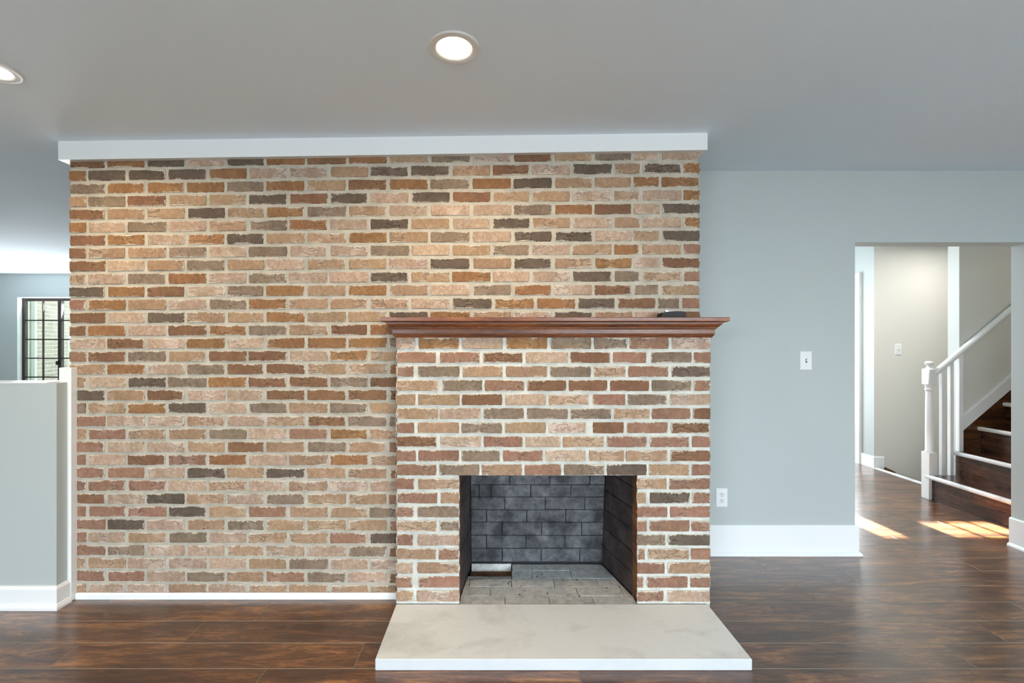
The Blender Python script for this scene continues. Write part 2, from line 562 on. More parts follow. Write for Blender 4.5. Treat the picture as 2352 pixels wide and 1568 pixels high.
M['outside_brick'] = brick_mat('pale_outdoor_brick', (190, 176, 168), 0.3, 0.4, (212, 202, 196))
M['outside_mortar'] = mortar_mat('outdoor_mortar', (228, 226, 222))
M['concrete'] = stone_mat('bounce_concrete', (214, 216, 218), (190, 192, 194))
M['grass'] = plain('lawn', (96, 116, 70), 0.9)

# ------------------------------------------------------------------ key sizes (metres; Y is the distance in front of the camera)
WALL_Y, BREAST_Y, RIGHT_Y = 2.425, 2.288, 2.925
WX0, WX1 = -2.268, 1.077
BX0 = -0.503
FBX0, FBX1, FBZ = -0.183, 0.704, 0.683        # fireplace opening
HEARTH_Z = 0.047
OPX0, OPX1, OPZ = 2.295, 3.44, 1.996         # doorway
FAR_Y = 6.94

def ceil_z(x):
    t = max(0.0, min(1.0, (x + 2.3) / 3.4))
    return 2.408 + 0.044 * t

# ================================================================== THE SETTING
# floor: sub-floor + planks
fl = MB()
fl.box(-9.2, 4.10, -3.6, 7.1, -0.12, -0.010)
fl.box(4.10, 7.2, -3.6, 4.02, -0.12, -0.010)
floor = tag(fl.build('floor', M['joint_glint']), 'dark brown wide plank wooden floor', 'floor', kind='structure')
PW = 0.163
row_joint = {0: 1.666, 1: 1.406, 2: 2.313, 3: 2.0, 4: 0.34, -1: 2.04}
row_joint_l = {1: -1.176, 2: -1.414, 3: -1.863, 4: -0.953, 0: -2.02}
plank_cache = {}
def plank(x0, x1, y0, y1):
    gx, b = 0.0008, 0.0009
    a0, a1, c0, c1 = x0 + gx, x1 - gx, y0 + gx, y1 - gx
    key = (round(a1 - a0, 3), round(c1 - c0, 3))
    if key not in plank_cache:
        hw, hd = (a1 - a0) / 2, (c1 - c0) / 2
        mb = MB()
        vs = [(-hw, -hd, -0.012), (hw, -hd, -0.012), (hw, hd, -0.012), (-hw, hd, -0.012),
              (-hw, -hd, -b), (hw, -hd, -b), (hw, hd, -b), (-hw, hd, -b),
              (-hw + b, -hd + b, 0), (hw - b, -hd + b, 0), (hw - b, hd - b, 0), (-hw + b, hd - b, 0)]
        fs = [(8, 9, 10, 11)]
        for k in range(4):
            j = (k + 1) % 4
            fs += [(k, j, 4 + j, 4 + k), (4 + k, 4 + j, 8 + j, 8 + k)]
        plank_cache[key] = mesh('plank', vs, fs, [M['floor'], M['joint_glint']], [0] + [1, 1] * 4)
    link('plank', plank_cache[key], floor, ((a0 + a1) / 2, (c0 + c1) / 2, 0))

Y_ROW0 = 2.386       # near edge of row 0
for r in range(10, -17, -1):
    y0 = Y_ROW0 - PW * r
    y1 = y0 + PW
    xs = set()
    j = row_joint.get(r, rng.uniform(0, 1.27))
    spans = [(-3.0, 4.095)]
    if r <= -1:
        spans = [(1.075, 4.095)]
    for (s0, s1) in spans:
        if r in row_joint_l and r in row_joint and s0 < 0:
            left, right = row_joint_l[r], row_joint[r]
            cuts = [left + 1.27 * k for k in range(-3, 2) if left + 1.27 * k < right - 0.5]
            cuts += [right + 1.27 * k for k in range(0, 4)]
        else:
            base = j if r in row_joint else s0 + rng.uniform(0.1, 1.2)
            cuts = [base + 1.27 * k for k in range(-6, 7)]
        e = [s0] + sorted(c for c in cuts if s0 + 0.12 < c < s1 - 0.12) + [s1]
        for a, b_ in zip(e, e[1:]):
            plank(a, b_, y0, y1)

# ceiling (sags a little towards the left)
cv, cf = [], []
xs_c = [-9.2, -2.3, -1.45, -0.6, 0.25, 1.1, 7.2]
for x in xs_c:
    for y in (-3.6, 7.1):
        cv += [(x, y, ceil_z(x)), (x, y, ceil_z(x) + 0.2)]
for i in range(len(xs_c) - 1):
    a, b_ = i * 4, i * 4 + 4
    cf += [(a, a + 2, b_ + 2, b_), (a + 1, b_ + 1, b_ + 3, a + 3), (a, b_, b_ + 1, a + 1), (a + 2, a + 3, b_ + 3, b_ + 2)]
cf += [(0, 1, 3, 2), (24, 26, 27, 25)]
ceiling = MB().add(cv, cf).build('ceiling', M['ceiling'])
tag(ceiling, 'smooth grey-white painted ceiling', 'ceiling', kind='structure')

# main-room shell
tag(MB().box(-7, 7, -6.7, -3.6, -0.14, -0.06).build('ground_bounce', M['concrete']), 'pale concrete slab added behind the viewer to bounce light', 'bounce slab', kind='structure')  # slab added out of view to bounce daylight up to the ceiling
rear = MB()
for xa, xb, za in ((-9.2, -3.4, 0), (-3.4, -1.6, 2.06), (-1.6, 1.0, 0), (1.0, 3.8, 2.06), (3.8, 7.2, 0)):
    rear.box(xa, xb, -3.6, -3.45, za, 2.6)
tag(rear.build('wall_rear', M['wall']), 'grey-green painted wall behind the viewer', 'wall', kind='structure')
tag(MB().box(-9.2, -9.0, -3.6, 7.1, -0.1, 2.6).build('wall_left', M['wall']), 'grey-green painted side wall far to the left', 'wall', kind='structure')
tag(MB().box(4.9, 5.1, -3.6, 2.925, 0, 2.6).build('wall_side', M['wall']), 'grey-green painted side wall on the right of the room', 'wall', kind='structure')
tag(MB().box(1.35, 1.5, 3.06, 6.94, 0, 2.6).build('wall_middle', M['wall']), 'grey-green painted wall between hall and left room', 'wall', kind='structure')

# grey-green wall right of the chimney, with the doorway
wr = MB()
wr.box(1.03, OPX0, RIGHT_Y, RIGHT_Y + 0.13, 0, 2.6)
wr.box(OPX0, OPX1, RIGHT_Y, RIGHT_Y + 0.13, OPZ, 2.6)
wr.box(OPX1, 7.2, RIGHT_Y, RIGHT_Y + 0.13, 0, 2.6)
tag(wr.build('wall_right', M['wall']), 'pale grey-green wall with an open doorway beside the brick chimney', 'wall', kind='structure')

# far wall with the left room's window and the hall's glazed openings
holes = [(-7.27, -6.03, 0.53, 2.05), (2.42, 2.60, 1.50, 1.95), (2.93, 3.12, 1.75, 1.95), (3.14, 3.30, 1.75, 1.95), (3.32, 3.46, 1.75, 1.95), (3.93, 3.985, 1.33, 1.98)]
wf = MB()
xs_h = sorted({-9.2, 7.2, *[h[0] for h in holes], *[h[1] for h in holes]})
for a, b_ in zip(xs_h, xs_h[1:]):
    h = [q for q in holes if q[0] <= a + 1e-6 and q[1] >= b_ - 1e-6]
    if not h:
        wf.box(a, b_, FAR_Y, FAR_Y + 0.16, -0.1, 2.6)
    else:
        wf.box(a, b_, FAR_Y, FAR_Y + 0.16, -0.1, h[0][2])
        wf.box(a, b_, FAR_Y, FAR_Y + 0.16, h[0][3], 2.6)
tag(wf.build('wall_far', M['wall']), 'grey-green far wall of the left room with a gridded window', 'wall', kind='structure')

# stairwell walls in the hall
ws = MB()
ws.box(4.09, 7.2, 4.95, 5.07, -2.7, 2.6, mis=[0, 0, 0, 1, 0, 0])
tag(ws.build('wall_stairwell', [M['greige'], M['wall']]), 'warm off-white wall beside the stairs going down', 'wall', kind='structure')
tag(MB().box(4.09, 4.2, 5.07, 6.94, -0.1, 2.6).build('wall_hall', M['wall']), 'narrow grey wall strip beside the white door', 'wall', kind='structure')
wu = MB()
wu.box(4.02, 7.2, 3.97, 4.07, -2.7, 2.6, mis=[0, 0, 0, 1, 0, 0])
tag(wu.build('wall_stairs', [M['greige'], M['wall']]), 'taupe wall rising behind the white handrail', 'wall', kind='structure')
tag(MB().box(7.0, 7.2, 3.0, 5.1, -2.7, 2.6).build('wall_end', M['greige']), 'off-white wall at the end of the stairwell', 'wall', kind='structure')

# pony wall on the left, white end post and their trim
PNY0, PNY1, PNX, PNZ = 2.332, 2.44, -2.243, 1.146
pn = MB().box(-4.2, PNX, PNY0, PNY1, 0, PNZ)
tag(pn.build('wall_half', M['wall']), 'low grey-blue half wall left of the brick wall', 'half wall', kind='structure')
cap = MB().box(-4.2, -2.292, PNY0 - 0.002, PNY1 + 0.004, PNZ, PNZ + 0.006)
tag(cap.build('trim_1', M['trim']), 'thin white cap on the low half wall', 'trim', kind='structure')
post = MB().box(-2.288, -2.224, 2.39, 2.56, 0, 1.222, bevel=0.002)
tag(post.build('trim_2', M['trim']), 'white post board between half wall and brick wall', 'trim', kind='structure')
bb_prof = [(0.0, 0.0), (0.026, 0.0), (0.026, 0.012), (0.020, 0.026), (0.014, 0.030), (0.014, 0.100), (0.007, 0.112), (0.0, 0.114)]
bl = MB().sweep([(-4.2, PNY0), (PNX, PNY0), (PNX, 2.388)], bb_prof)
tag(bl.build('baseboard_left', M['trim']), 'white baseboard wrapping the low half wall', 'baseboard', kind='structure')
# narrow strip under the bricks
sp = MB().sweep([(-2.222, WALL_Y - 0.002), (BX0 + 0.002, WALL_Y - 0.002)], [(0, 0), (0.014, 0), (0.012, 0.024), (0.004, 0.030), (0, 0.030)])
tag(sp.build('baseboard_back', M['trim']), 'thin white strip along the foot of the brick wall', 'baseboard', kind='structure')
# baseboards of the right wall, wrapping into the doorway
br_prof = [(0.0, 0.0), (0.030, 0.0), (0.029, 0.010), (0.020, 0.020), (0.015, 0.022), (0.015, 0.182), (0.009, 0.190), (0.0, 0.190)]
bR = MB().sweep([(1.05, RIGHT_Y), (OPX0, RIGHT_Y), (OPX0, RIGHT_Y + 0.13)], br_prof)
tag(bR.build('baseboard_right', M['trim']), 'tall white baseboard between the fireplace and the doorway', 'baseboard', kind='structure')
bJ = MB().sweep([(OPX1, RIGHT_Y + 0.13), (OPX1, RIGHT_Y), (4.9, RIGHT_Y)], br_prof)
tag(bJ.build('baseboard_doorway', M['trim']), 'white baseboard on the right jamb of the doorway', 'baseboard', kind='structure')
bH = MB().sweep([(4.09, 5.14), (4.09, 4.95), (4.19, 4.95)], [(0.0, 0.0), (0.014, 0.0), (0.014, 0.115), (0.006, 0.125), (0.0, 0.125)])
tag(bH.build('baseboard_hall', M['trim']), 'short white baseboard at the corner beside the stairs down', 'baseboard', kind='structure')

# white board between bricks and ceiling
tb = MB()
x0, x1 = -2.296, 1.107
zb = lambda x: 2.311 + (x + 2.27) * (2.362 - 2.311) / 3.34
yf, yb = WALL_Y - 0.030, WALL_Y + 0.10
vs = []
for x in (x0, x1):
    zt = ceil_z(x) + 0.004
    vs += [(x, yf, zb(x)), (x, yf, zt), (x, yb, zt), (x, yb, zb(x))]
tb.add(vs, [(0, 4, 5, 1), (1, 5, 6, 2), (2, 6, 7, 3), (3, 7, 4, 0), (0, 1, 2, 3), (4, 7, 6, 5)])
tag(tb.build('trim_3', M['trim']), 'long white board along the top of the brick wall', 'trim', kind='structure')

# hall door
d_y0, d_y1 = 5.20, 5.98
door = empty('door_1', (4.09, d_y0, 0))
tag(door, 'white panelled door seen edge-on at the back of the hall', 'door', kind='structure')
MB().box(4.062, 4.092, 5.12, 5.20, 0, 2.14).box(4.062, 4.092, d_y1, d_y1 + 0.08, 0, 2.14).box(4.062, 4.092, 5.20, d_y1, 2.06, 2.14).build('door_frame', M['trim'], door, (4.09, d_y0, 0)).location = (0, 0, 0)
lf = MB().box(4.066, 4.092, d_y0, d_y1, 0.01, 2.06)
o_leaf = lf.build('door_leaf', M['trim'], door, (4.09, d_y0, 0)); o_leaf.location = (0, 0, 0)
for za, zb_ in ((0.22, 0.82), (0.98, 1.9)):
    for ya, yb_ in ((d_y0 + 0.1, d_y0 + 0.35), (d_y0 + 0.44, d_y0 + 0.69)):
        o = MB().box(4.058, 4.068, ya, yb_, za, zb_, bevel=0.004).build('door_panel', M['trim'], o_leaf, (4.09, d_y0, 0)); o.location = (0, 0, 0)
o = MB().box(4.055, 4.068, d_y0 + 0.02, d_y0 + 0.14, 2.02, 2.035).build('door_catch', M['slot'], o_leaf, (4.09, d_y0, 0)); o.location = (0, 0, 0)

# left room window
win = empty('window_1', (-6.65, FAR_Y, 0.53))
tag(win, 'dark metal window with a grid of panes beyond the half wall', 'window', kind='structure')
def wpart(mb, name, mat, par=win):
    o = mb.build(name, mat, par, (-6.65, FAR_Y, 0.53)); o.location = (0, 0, 0) if par is win else (0, 0, 0)
    return o
wpart(MB().box(-7.272, -7.262, FAR_Y - 0.005, FAR_Y + 0.16, 0.53, 2.05).box(-6.04, -6.028, FAR_Y - 0.005, FAR_Y + 0.16, 0.53, 2.05).box(-7.27, -6.03, FAR_Y - 0.005, FAR_Y + 0.16, 2.04, 2.052), 'window_reveal', M['trim'])
wpart(MB().box(-7.30, -6.0, FAR_Y - 0.04, FAR_Y + 0.16, 0.50, 0.53), 'window_sill', M['trim'])
wy0, wy1 = FAR_Y + 0.06, FAR_Y + 0.11
fr = MB().box(-7.262, -7.222, wy0, wy1, 0.53, 2.04).box(-6.10, -6.04, wy0, wy1, 0.53, 2.04).box(-7.222, -6.10, wy0, wy1, 1.995, 2.04).box(-7.222, -6.10, wy0, wy1, 0.53, 0.575)
wpart(fr, 'window_frame', M['bronze'])
wpart(MB().box(-6.715, -6.665, wy0, wy1, 0.575, 1.995), 'mullion', M['bronze'])
for xm in (-6.955, -6.385):
    wpart(MB().box(xm - 0.007, xm + 0.007, wy0 + 0.01, wy1 - 0.02, 0.575, 1.995), 'muntin', M['bronze'])
for zm in (1.700, 1.408, 1.120, 0.830):
    for xa, xb in ((-7.222, -6.715), (-6.665, -6.10)):
        wpart(MB().box(xa, xb, wy0 + 0.01, wy1 - 0.02, zm - 0.009, zm + 0.009), 'muntin', M['bronze'])
gz = [0.575, 0.830, 1.120, 1.408, 1.700, 1.995]
gx = [(-7.222, -6.955), (-6.955, -6.715), (-6.665, -6.385), (-6.385, -6.10)]
for za, zb_ in zip(gz, gz[1:]):
    for xa, xb in gx:
        wpart(MB().box(xa + 0.007, xb - 0.007, wy0 + 0.022, wy0 + 0.026, za + 0.007, zb_ - 0.007), 'pane', M['glass'])
wpart(MB().box(-6.72, -6.70, wy0 - 0.03, wy0, 1.02, 1.08), 'latch', M['bronze'])

# ================================================================== BRICKS
def brick_mesh(c, yf, depth, mats, mi_left=0, mi_right=0, mi_bottom=0, rough=1.0):
    """c = corners (x0, zb0), (x1, zb1), (x1, zt1), (x0, zt0): a ragged, eased-edge brick face"""
    (x0, b0), (x1, b1), (_, t1), (_, t0) = c
    j = lambda s: rng.gauss(0, s * rough)
    e = 0.0012
    ring = []
    for t in (0.02, 0.34, 0.66, 0.98):
        ring.append((x0 + (x1 - x0) * t, b0 + (b1 - b0) * t + j(0.0007)))
    ring.append((x1 + j(0.0009), (b1 + t1) / 2))
    for t in (0.985, 0.74, 0.5, 0.26, 0.015):
        ring.append((x0 + (x1 - x0) * t, t0 + (t1 - t0) * t - abs(j(0.0013)) + 0.0004))
    ring.append((x0 + j(0.0009), (b0 + t0) / 2))
    n = len(ring)
    cx, cz = (x0 + x1) / 2, (b0 + t0 + b1 + t1) / 4
    vs = [(x - cx, depth, z - cz) for x, z in ring]
    vs += [(x - cx, 0.0028, z - cz) for x, z in ring]
    hw, hh = (x1 - x0) / 2, (t0 - b0) / 2
    fx, fz = (hw - 0.0028) / hw, (hh - 0.0026) / hh
    vs += [((x - cx) * fx, 0.0, (z - cz) * fz) for x, z in ring]
    fs, mi = [tuple(2 * n + k for k in range(n))], [0]
    for k in range(n):
        q = (k + 1) % n
        side = 0
        if k in (3, 4): side = mi_right
        elif k in (9, 10): side = mi_left
        elif k < 3: side = mi_bottom
        fs += [(k, q, n + q, n + k), (n + k, n + q, 2 * n + q, 2 * n + k)]
        mi += [side, 0]
    me = mesh('brick', vs, fs, mats, mi)
    la = me.uv_layers.new(name='lower_left')
    ua = me.uv_layers.new(name='upper_right')
    for lp in me.loops:
        x, _, z = me.vertices[lp.vertex_index].co
        la.data[lp.index].uv = (x + hw, z + hh)
        ua.data[lp.index].uv = (hw - x, hh - z)
    return me, (cx, yf, cz)

# --- the big brick wall: measured courses, back-projected on the wall plane
def row_top(r, px):
    l = 392 + 29.64 * (r - 1)
    m = 381 + 30.36 * (r - 1) if r <= 12 else 715 + 29.97 * (r - 12)
    q = 373.3 + 31.07 * (r - 1)
    if px < 870:
        t = (px - 160) / 710
        return l + (m - l) * t
    t = (px - 870) / 730
    return m + (q - m) * t

A1 = [158, 246, 337, 429, 521, 611, 705, 800, 894, 988.6, 1085, 1180, 1273, 1366, 1457, 1520.5]
A_END = 1608.5
B1 = [158, 202, 293, 386, 479, 571, 664, 758, 850, 944, 1039, 1132, 1222, 1315.5, 1411, 1476, 1571]
ROWS = ["BODPDOBOTGPBTGPP", "ODDDOPPTDDTBPDTDO", "GOOOGOTBOGODTTOO", "TGBTTDBDPDBTTPTPO", "BTTDTOGTPPPGOBPD",
        "OPGPTGOPDTPDTPTPO", "BOPODTTOTGPDDPTD", "BTTGPGPPGPTGPTOTR", "BPTGTPTTPDTDTOPB", "TPGOPGPPDTOPPDGTR",
        "DOBPGOTOTPGOPBGT", "ROTPGOTTTPDOODBGR", "BPDTTOTTDOTPDTPB", "BOPBOGTBO", "PBPOPOOOG", "RBGTBBPOTB", "TOPGBBTTO",
        "TPDGOBBGB", "DTBPPBBBB", "GTODPGTGT", "RPPTPTBGG", "TRTTGPROT", "RPPTBTGTR", "RPBROPTOT", "RRPDTDTTO", "RRRPTPTPP",
        "BPDTPGTTR", "RRRDTRTTG", "RDPTGTTTR", "RPTGPTTRD", "RGPPTPPGB", "TTPPPTGPP", "RRPGTRGPB", "TPPTPTTTT"]
bw = MB()
bw.box(WX0 + 0.006, -0.62, WALL_Y + 0.0055, 2.55, 0, 2.40)
bw.box(-0.62, FBX0 - 0.03, WALL_Y + 0.0055, 2.93, 0, 2.40)
bw.box(FBX1 + 0.03, WX1 - 0.006, WALL_Y + 0.0055, 2.93, 0, 2.40)
bw.box(FBX0 - 0.03, FBX1 + 0.03, WALL_Y + 0.0055, 2.93, FBZ + 0.06, 2.40)
wall_back = bw.build('wall_back', M['mortar'])
tag(wall_back, 'tan and brown brick wall with pale mortar joints', 'wall', kind='structure')
cand = []
for r, letters in enumerate(ROWS):
    starts = (A1 if r % 2 == 0 else B1)
    if r == 11:
        starts = B1[:11] + [1136, 1232, 1327, 1418, 1511, 1567]
    ends = starts[1:] + [A_END + 5.5]
    for k, ch in enumerate(letters):
        if k >= len(starts): break
        a, b_ = starts[k] + rng.uniform(-1.6, 1.6) * (k > 0), ends[k] - 5.8 + rng.uniform(-1.2, 1.2)
        if k == len(starts) - 1: b_ = A_END + rng.uniform(-1, 0.6)
        if k == 0: a = 158 + rng.uniform(-0.8, 1.6)
        if r >= 13:
            if a > 903: continue
            b_ = min(b_, 911.0)
        x0, x1 = X_at(a, WALL_Y), X_at(b_, WALL_Y)
        zt0, zt1 = Z_at(row_top(r, a), WALL_Y), Z_at(row_top(r, b_), WALL_Y)
        h = 23.7 / F * WALL_Y
        zb0, zb1 = zt0 - h, zt1 - h
        if r == 0:
            lim = min(zb(x0), zb(x1)) + 0.012
            zt0 = zt1 = lim
        if r == 33:
            pass
        area = (b_ - max(a, 180 if r > 15 else 158)) * (23.7 if r else 12)
        if r == 33: area *= 0.6
        cand.append((area, r, k, ch, ((x0, zb0), (x1, zb1), (x1, zt1), (x0, zt0))))
order = sorted(range(len(cand)), key=lambda i: -cand[i][0])
as_parts = set(order[:300])
rest = None
rv, rf, rm, ru = [], [], [], []
letters_list = list(BR)
for i, (area, r, k, ch, c) in enumerate(cand):
    me, loc = brick_mesh(c, WALL_Y + rng.uniform(-0.0018, 0.0016), 0.05, [BR[ch]])
    if i in as_parts:
        link('brick', me, wall_back, loc)
    else:
        b0 = len(rv)
        rv += [(v.co.x + loc[0], v.co.y + loc[1], v.co.z + loc[2]) for v in me.vertices]
        l1, l2 = me.uv_layers['lower_left'].data, me.uv_layers['upper_right'].data
        for p in me.polygons:
            rf.append(tuple(b0 + q for q in p.vertices))
            rm.append(letters_list.index(ch))
            ru.append([(tuple(l1[q].uv), tuple(l2[q].uv)) for q in p.loop_indices])
        bpy.data.meshes.remove(me)
me = bpy.data.meshes.new('cut_bricks')
me.from_pydata(rv, [], rf)
for ch in letters_list: me.materials.append(BR[ch])
la, lb = me.uv_layers.new(name='lower_left'), me.uv_layers.new(name='upper_right')
for p, m_i, uv in zip(me.polygons, rm, ru):
    p.material_index = m_i
    for q, (u1, u2) in zip(p.loop_indices, uv):
        la.data[q].uv = u1
        lb.data[q].uv = u2
o = link('brick_remainder', me, wall_back)
o['kind'] = 'stuff'

# ================================================================== FIREPLACE
fire = empty('fireplace', (0.287, BREAST_Y, 0))
tag(fire, 'red-brown brick fireplace with an open blackened firebox', 'fireplace')
def fpart(o):
    o.location = (o.location.x - 0.287, o.location.y - BREAST_Y, o.location.z)
    o.parent = fire
    return o
core = MB()
yc = BREAST_Y + 0.0065
core.box(BX0 + 0.006, FBX0 - 0.004, yc, WALL_Y + 0.004, 0.0, 1.452)
core.box(FBX1 + 0.004, WX1 - 0.006, yc, WALL_Y + 0.004, 0.0, 1.452)
core.box(FBX0 - 0.004, FBX1 + 0.004, yc, WALL_Y + 0.004, FBZ + 0.004, 1.452)
core_o = fpart(core.build('mortar_core', M['mortar_pale']))
zx = lambda v: 860 + v / 2.735
S = [
 ([(135,253),(275,533),(548,808),(828,1088),(1105,1363),(1380,1592),(1603,1850),(1868,2122)], "POPOGGRP"),
 ([(135,388),(410,663),(680,932),(950,1217),(1232,1482),(1500,1710),(1740,1998),(2008,2122)], "RRBPBRGR"),
 ([(138,245),(272,535),(550,808),(825,1088),(1102,1362),(1378,1580),(1595,1850),(1867,2118)], "RGTTGTRD"),
 ([(138,403),(423,680),(692,945),(957,1205),(1220,1465),(1480,1728),(1742,1995),(2008,2117)], "TGRBBBGR"),
 ([(138,257),(272,537),(548,803),(820,1078),(1095,1350),(1372,1578),(1590,1842),(1858,2117)], "TTBPTRGP"),
 ([(136,400),(407,668),(683,942),(957,1218),(1232,1490),(1505,1732),(1743,1987),(2003,2115)], "TPGGGTRB"),
 ([(135,250),(270,533),(545,803),(818,1078),(1092,1330),(1372,1568),(1587,1845),(1863,2113)], "RTGTPBRB"),
 ([(135,393),(410,672),(685,935),(947,1170),(1182,1445),(1457,1715),(1730,1980),(1997,2112)], "BPRPTRRR"),
 ([(135,260),(273,533),(545,790),(807,1060),(1072,1328),(1347,1570),(1580,1843),(1860,2112)], "RRGRPTTB"),
 ([(135,390),(405,660),(670,928),(942,1175),(1190,1448),(1460,1712),(1724,1980),(1995,2110)], "RGTRGDTR"),
 ([(135,250),(272,535),(1650,1838),(1852,2108)], "RTTR"),
 ([(133,397),(415,535),(1650,1707),(1730,1985),(1997,2107)], "RTTDR"),
 ([(133,245),(268,535),(1650,1842),(1857,2106)], "RGRR"),
 ([(133,390),(405,535),(1650,1712),(1727,1983),(1992,2105)], "TGRRR"),
 ([(133,240),(270,535),(1650,1832),(1845,2103)], "RPGD"),
 ([(133,388),(402,535),(1650,1700),(1718,1980),(1990,2103)], "TRRTR"),
 ([(133,242),(268,535),(1650,1826),(1842,2101)], "PTRT"),
 ([(133,238),(272,535),(1650,1690),(1712,1972),(1984,2100)], "RRRRR"),
 ([(133,245),(262,535),(1650,1818),(1840,2100)], "TPRP"),
]
for k, (spans, letters) in enumerate(S):
    zt = Z_at(775.8 + 32.27 * k, BREAST_Y)
    zb_ = Z_at(775.8 + 32.27 * k + 25.3, BREAST_Y)
    if k == 0: zt += 0.004
    for (a, b_), ch in zip(spans, letters):
        x0, x1 = X_at(zx(a), BREAST_Y), X_at(zx(b_), BREAST_Y)
        if a <= 140: x0 = BX0 + rng.uniform(-0.001, 0.0015)
        if b_ >= 2095: x1 = WX1 - 0.004 + rng.uniform(-0.001, 0.0015)
        if b_ in (530, 535) and k >= 10: x1 = FBX0 + rng.uniform(-0.001, 0.001)
        if a == 1650: x0 = FBX1 + rng.uniform(-0.001, 0.001)
        me, loc = brick_mesh(((x0, zb_), (x1, zb_), (x1, zt), (x0, zt)), BREAST_Y + rng.uniform(-0.0015, 0.0012), 0.075, [BR[ch], M['soot']],
                             mi_left=1 if (a == 1650) else 0, mi_right=1 if (k >= 10 and b_ == 535) else 0, mi_bottom=1 if k == 9 else 0)
        fpart(link('brick', me, None, loc))
# mortar foot under the piers
fpart(MB().box(BX0 + 0.002, FBX0 - 0.002, BREAST_Y + 0.002, BREAST_Y + 0.08, HEARTH_Z, HEARTH_Z + 0.014).build('mortar_foot', M['mortar_pale']))
fpart(MB().box(FBX1 + 0.002, WX1 - 0.006, BREAST_Y + 0.002, BREAST_Y + 0.08, HEARTH_Z, HEARTH_Z + 0.014).build('mortar_foot', M['mortar_pale']))
# steel lintel
fpart(MB().box(FBX0 - 0.05, FBX1 + 0.05, BREAST_Y + 0.016, BREAST_Y + 0.07, FBZ + 0.0015, FBZ + 0.006).build('lintel', M['slot']))
# mortar of the sooty reveals
fpart(MB().box(FBX0 - 0.012, FBX0 - 0.002, BREAST_Y + 0.012, 2.37, HEARTH_Z, FBZ).build('reveal_mortar', M['soot']))
fpart(MB().box(FBX1 + 0.002, FBX1 + 0.012, BREAST_Y + 0.012, 2.37, HEARTH_Z, FBZ).build('reveal_mortar', M['soot']))

# firebox: joint-coloured shell with firebricks standing proud of it
Y0f, Y1f, Y1t = 2.36, 2.705, 2.64
LX0, LX1 = FBX0 - 0.004, -0.150
RX0, RX1 = FBX1 + 0.004, 0.624
FZ = HEARTH_Z - 0.002
firebox = MB()
e = 0.006
sh_v = [(LX0 - e, Y0f, -0.0), (LX1 - e, Y1f + e + 0.006, -0.0), (RX1 + e, Y1f + e + 0.006, -0.0), (RX0 + e, Y0f, -0.0),
        (LX0 - e, Y0f, 0.80), (LX1 - e, Y1f - 0.075 + e, 0.80), (RX1 + e + 0.012, Y1f - 0.075 + e, 0.80), (RX0 + e, Y0f, 0.80)]
sh_o = [(x + (-0.03 if x < 0.2 else 0.03), y + (0.05 if y > 2.5 else 0), z + (0.03 if z > 0.5 else -0.03)) for x, y, z in sh_v]
fs = [(0, 4, 5, 1), (1, 5, 6, 2), (2, 6, 7, 3), (4, 7, 6, 5)]
fo = [tuple(8 + q for q in f[::-1]) for f in fs]
rim = [(0, 8, 12, 4), (3, 7, 15, 11), (4, 12, 15, 7), (0, 1, 9, 8), (1, 2, 10, 9), (2, 3, 11, 10)]
fb = MB().add(sh_v + sh_o, fs + fo + rim)
fb.box(LX0 - 0.02, RX0 + 0.02, BREAST_Y + 0.005, Y1f + 0.02, -0.02, 0.004)
firebox_o = fpart(fb.build('firebox', M['fire_joint'], None, (0.287, BREAST_Y, 0)))

def fire_block(quad, nrm, t, mat, name='firebrick', ins=0.0016, bev=0.0025, parent=firebox_o):
    """a brick given by 4 face corners (world), pushed out along nrm by t"""
    q = [Vector(p) for p in quad]
    n = Vector(nrm).normalized()
    ctr = sum(q, Vector()) / 4
    base, mid, top = [], [], []
    for i, p in enumerate(q):
        u = (q[(i + 1) % 4] - p).normalized()
        v = (q[(i - 1) % 4] - p).normalized()
        a = p + (u + v) * ins + Vector([rng.gauss(0, 0.0005) for _ in range(3)])
        base.append(a - n * 0.012 - ctr)
        mid.append(a + n * (t - bev) - ctr)
        top.append(a + (u + v) * bev + n * t - ctr)
    vs = [tuple(p) for p in base + mid + top]
    fs = [(8, 9, 10, 11)]
    for i in range(4):
        j = (i + 1) % 4
        fs += [(i, j, 4 + j, 4 + i), (4 + i, 4 + j, 8 + j, 8 + i)]
    mb = MB().add(vs, fs)
    me_o = mb.build(name, mat, parent)
    me_o.location = (ctr.x - 0.287, ctr.y - BREAST_Y, ctr.z)
    return me_o
def plane_back(px, zrel):          # zrel 0..1 up the leaning back wall
    Y = Y1f + (Y1t - Y1f) * zrel
    return Y
brow = [1.0, .875, .755, .64, .52, .40, .275, .15, .02]
bz = [FZ + 0.640 * v for v in brow]
bj = [[548, 962, 1375], [770, 1180, 1588], [455, 578, 985, 1397], [720, 1137, 1545], [530, 945, 1350], [692, 1103, 1515], [530, 940, 1345], [692, 1100, 1502]]
for k, js in enumerate(bj):
    zt, zl = bz[k], bz[k + 1]
    Yt = plane_back(0, brow[k]); Yl = plane_back(0, brow[k + 1])
    px_ = [(370 / 4.519 + 1000)] + [1000 + v / 4.519 for v in js] + [0]
    xs_ = [LX1] + [X_at(p, 2.69) for p in px_[1:-1]] + [RX1 + 0.006]
    for a, b_ in zip(xs_, xs_[1:]):
        fire_block([(a, Yl, zl), (b_, Yl, zl), (b_, Yt, zt), (a, Yt, zt)], (0, -1, 0.1), 0.001 + rng.uniform(0, 0.0012), M['fire_back'])
